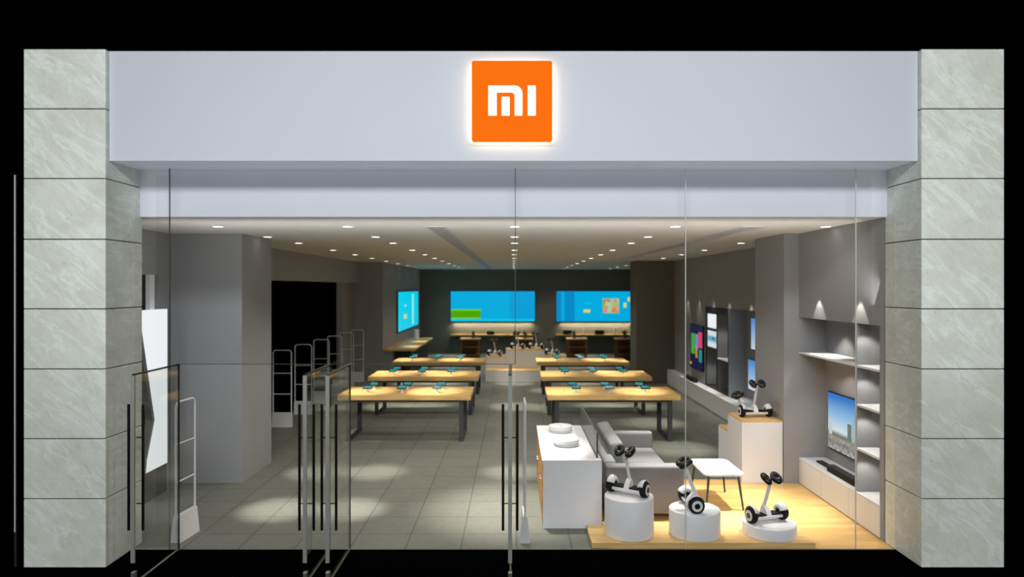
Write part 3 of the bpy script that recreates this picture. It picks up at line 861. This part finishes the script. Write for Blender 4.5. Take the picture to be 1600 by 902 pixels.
# ledges, counters, racks at the back
def ledge(x0, x1, label):
    t = thing('wall_ledge', label, 'shelf', ((x0+x1)/2, 29.9, .80)); h = (x1-x0)/2
    obj('board', box(B(), -h, h, -.42, -.001, -.05, 0), M['table'], t)
    for x in (-h+.3, 0, h-.3):
        obj('bracket', prism(B(), [(-.002, -.05), (-.35, -.05), (-.002, -.25)], x-.015, x+.015, 'YZ'), M['greymetal'], t)
ledge(-2.72, .95, 'long oak wall ledge below the middle blue screen')
ledge(1.80, 5.0, 'long oak wall ledge below the right blue screen')
t = thing('side_counter', 'oak-topped counter along the rear left wall', 'counter', (-4.05, 21.4, 0))
obj('top_board', box(B(), .005, .97, .03, 4.9, .84, .90, 0, .004), M['table'], t)
obj('base', box(B(), .30, .80, .4, 4.7, .0, .84), M['darkgrey'], t)
obj('support_panel', box(B(), .005, .28, .1, .4, 0, .84), M['wall'], t)
t = thing('table_lamp', 'white upright tube lamp on the rear left counter', 'lamp', (-3.5, 25.0, .9005))
b = B(); lathe(b, [(.085, 0), (.085, .02), (.03, .025)], 24); obj('base', b, M['whiteplastic'], t, True)
b = B(); lathe(b, [(.075, .025), (.08, .03), (.08, .38), (.07, .39), (.01, .39)], 24); obj('lamp_shade', b, M['whiteplastic'], t, True)

def rack(x0, x1, y, label):
    t = thing('wood_rack', label, 'rack', ((x0+x1)/2, y, 0), group='brown wooden racks at the back'); h = (x1-x0)/2
    for x in (-h, h-.05):
        for yy in (0, .55):
            obj('post', box(B(), x, x+.05, yy, yy+.05, 0, .85), M['darkwood'], t)
    for z in (.25, .55):
        obj('shelf', box(B(), -h+.05, h-.05, .0, .6, z, z+.03), M['darkwood'], t)
    obj('top_board', box(B(), -h-.03, h+.03, -.05, .65, .85, .885), M['table'], t)
    obj('back_panel', box(B(), -h+.05, h-.05, .575, .595, .0, .85), M['darkwood'], t)
rack(-2.0, -1.29, 26, 'brown wooden rack left of the rear podium')
rack(.09, .70, 26, 'brown wooden rack right behind the rear podium')
rack(2.02, 2.74, 26, 'brown wooden rack under the right blue screen, nearer the middle')
rack(3.86, 4.58, 26, 'brown wooden rack in the back right corner')

def plant(x, y, z, label):
    t = thing('potted_plant', label, 'plant', (x, y, z), group='small plants on the brown racks')
    b = B(); lathe(b, [(.06, 0), (.085, .12), (.09, .13), (.075, .13), (.05, .10)], 20); obj('pot', b, M['terracotta'], t, True)
    b = B()
    for k in range(16):
        a = k*2.4; ln = random.uniform(.16, .30); e = random.uniform(.5, 1.3)
        d = Vector((math.cos(a)*math.cos(e), math.sin(a)*math.cos(e), math.sin(e))); s = d.cross(Vector((0, 0, 1))).normalized()*.03
        p0 = Vector((0, 0, .10)); pm = p0 + d*ln*.55; p1 = p0 + d*ln + Vector((0, 0, -.03))
        up = s.cross(d).normalized()*.006
        vs = [b.verts.new(q) for q in (p0, pm+s, p1, pm-s, pm+up)]
        for i, j in ((0, 1), (1, 2), (2, 3), (3, 0)): b.faces.new((vs[i], vs[j], vs[4]))
    obj('foliage', b, M['leaf'], t)
plant(-1.55, 26.35, .8855, 'small leafy plant on the rack left of the podium')
plant(.42, 26.3, .8855, 'small leafy plant on the rack behind the podium')
plant(2.28, 26.3, .8855, 'small leafy plant on the rack nearer the middle, right side')
plant(4.2, 26.3, .8855, 'small leafy plant on the rack in the back right corner')

def gadget(x, z, mat, label, s=1.):
    t = thing('small_speaker', label, 'speaker', (x, 29.68, z), group='small gadgets on the wall ledges')
    b = B(); box(b, -.17*s, .17*s, -.08, .08, 0, .16*s, 0, .05, 4); obj('body', b, M[mat], t, 50)
    b = B(); box(b, -.13*s, .13*s, -.086, -.0805, .035, .16*s-.035); obj('grille', b, M['rubber'], t)
gadget(-1.0, .8005, 'blackplastic', 'small black box speaker on the ledge under the middle screen')
gadget(2.3, .8005, 'plum', 'plum box speaker at the left of the right-hand ledge', 1.25)
gadget(3.66, .8005, 'plum', 'plum box speaker in the middle of the right-hand ledge', 1.25)
def bottle(x, label):
    t = thing('small_lamp', label, 'lamp', (x, 29.66, .8005), group='small white lamps on the wall ledges')
    b = B(); lathe(b, [(.05, 0), (.055, .01), (.02, .03), (.018, .16), (.01, .17)], 18); obj('base', b, M['whiteplastic'], t, True)
    b = B(); lathe(b, [(.07, .17), (.05, .26), (.01, .265)], 18); obj('lamp_shade', b, M['whiteplastic'], t, True)
bottle(2.95, 'little white lamp left of the plum speaker, right ledge')
bottle(4.35, 'little white lamp at the right end of the right ledge')

# ------------------------------------------------------------------ light
# daylight-white floods of the mall hall, high in front of the shop
area('hall_flood', (0, -8, 9.5), (0, 15, -6.6), 14, 2.0, 2060, (.97, .985, 1))
# unseen area light added low in front, standing in for ground bounce
area('bounce_fill', (0, 4.3, .03), (0, .85, 1), 9.5, 1.6, 52, (.97, .985, 1), 55)
# added area light facing away from the camera, brightening the shop ceiling
area('ceiling_fill', (0, 7.80, 2.75), (0, 1, .5), 8.6, .3, 36, (1, .98, .95), 130)
# niche lamps, front right wall
for y in (9.28, 8.18):
    spot('niche_lamp', (3.99, y, 2.80), 17, 66, .35, (1, .93, .8), .012)
spot('shelf_lamp', (4.24, 9.35, 2.37), 22, 95, .6, (1, .95, .85), .02)
for z in (2.37, 1.85, 1.385, .875):
    spot('shelf_lamp', (4.16, 8.10, z), 8, 110, .5, (1, .95, .85), .015)
spot('shelf_lamp', (4.2, 9.2, 1.85), 10, 110, .5, (1, .95, .85), .015)
# rear right wall
for y in (13.7, 15.1, 16.3, 17.55, 18.7):
    spot('niche_lamp', (4.55, y, 2.74), 11, 60, .35, (1, .9, .74), .012)
    spot('console_lamp', (4.50, y-.3, 2.30), 70, 34, .7, (1, .94, .82), .02)
for y in (15.6, 16.5):
    spot('shelf_lamp', (4.78, y, 2.2 if y < 16 else 1.33), 20, 110, .6, (1, .94, .84), .02)
# strips under the back screens
for cx, wd in (((770-803)*s0, 3.4), ((934-803)*s0, 3.2)):
    area('screen_strip', (cx, 29.78, 1.30), (0, .25, -1), wd, .05, 24, (1, .85, .6), 150)
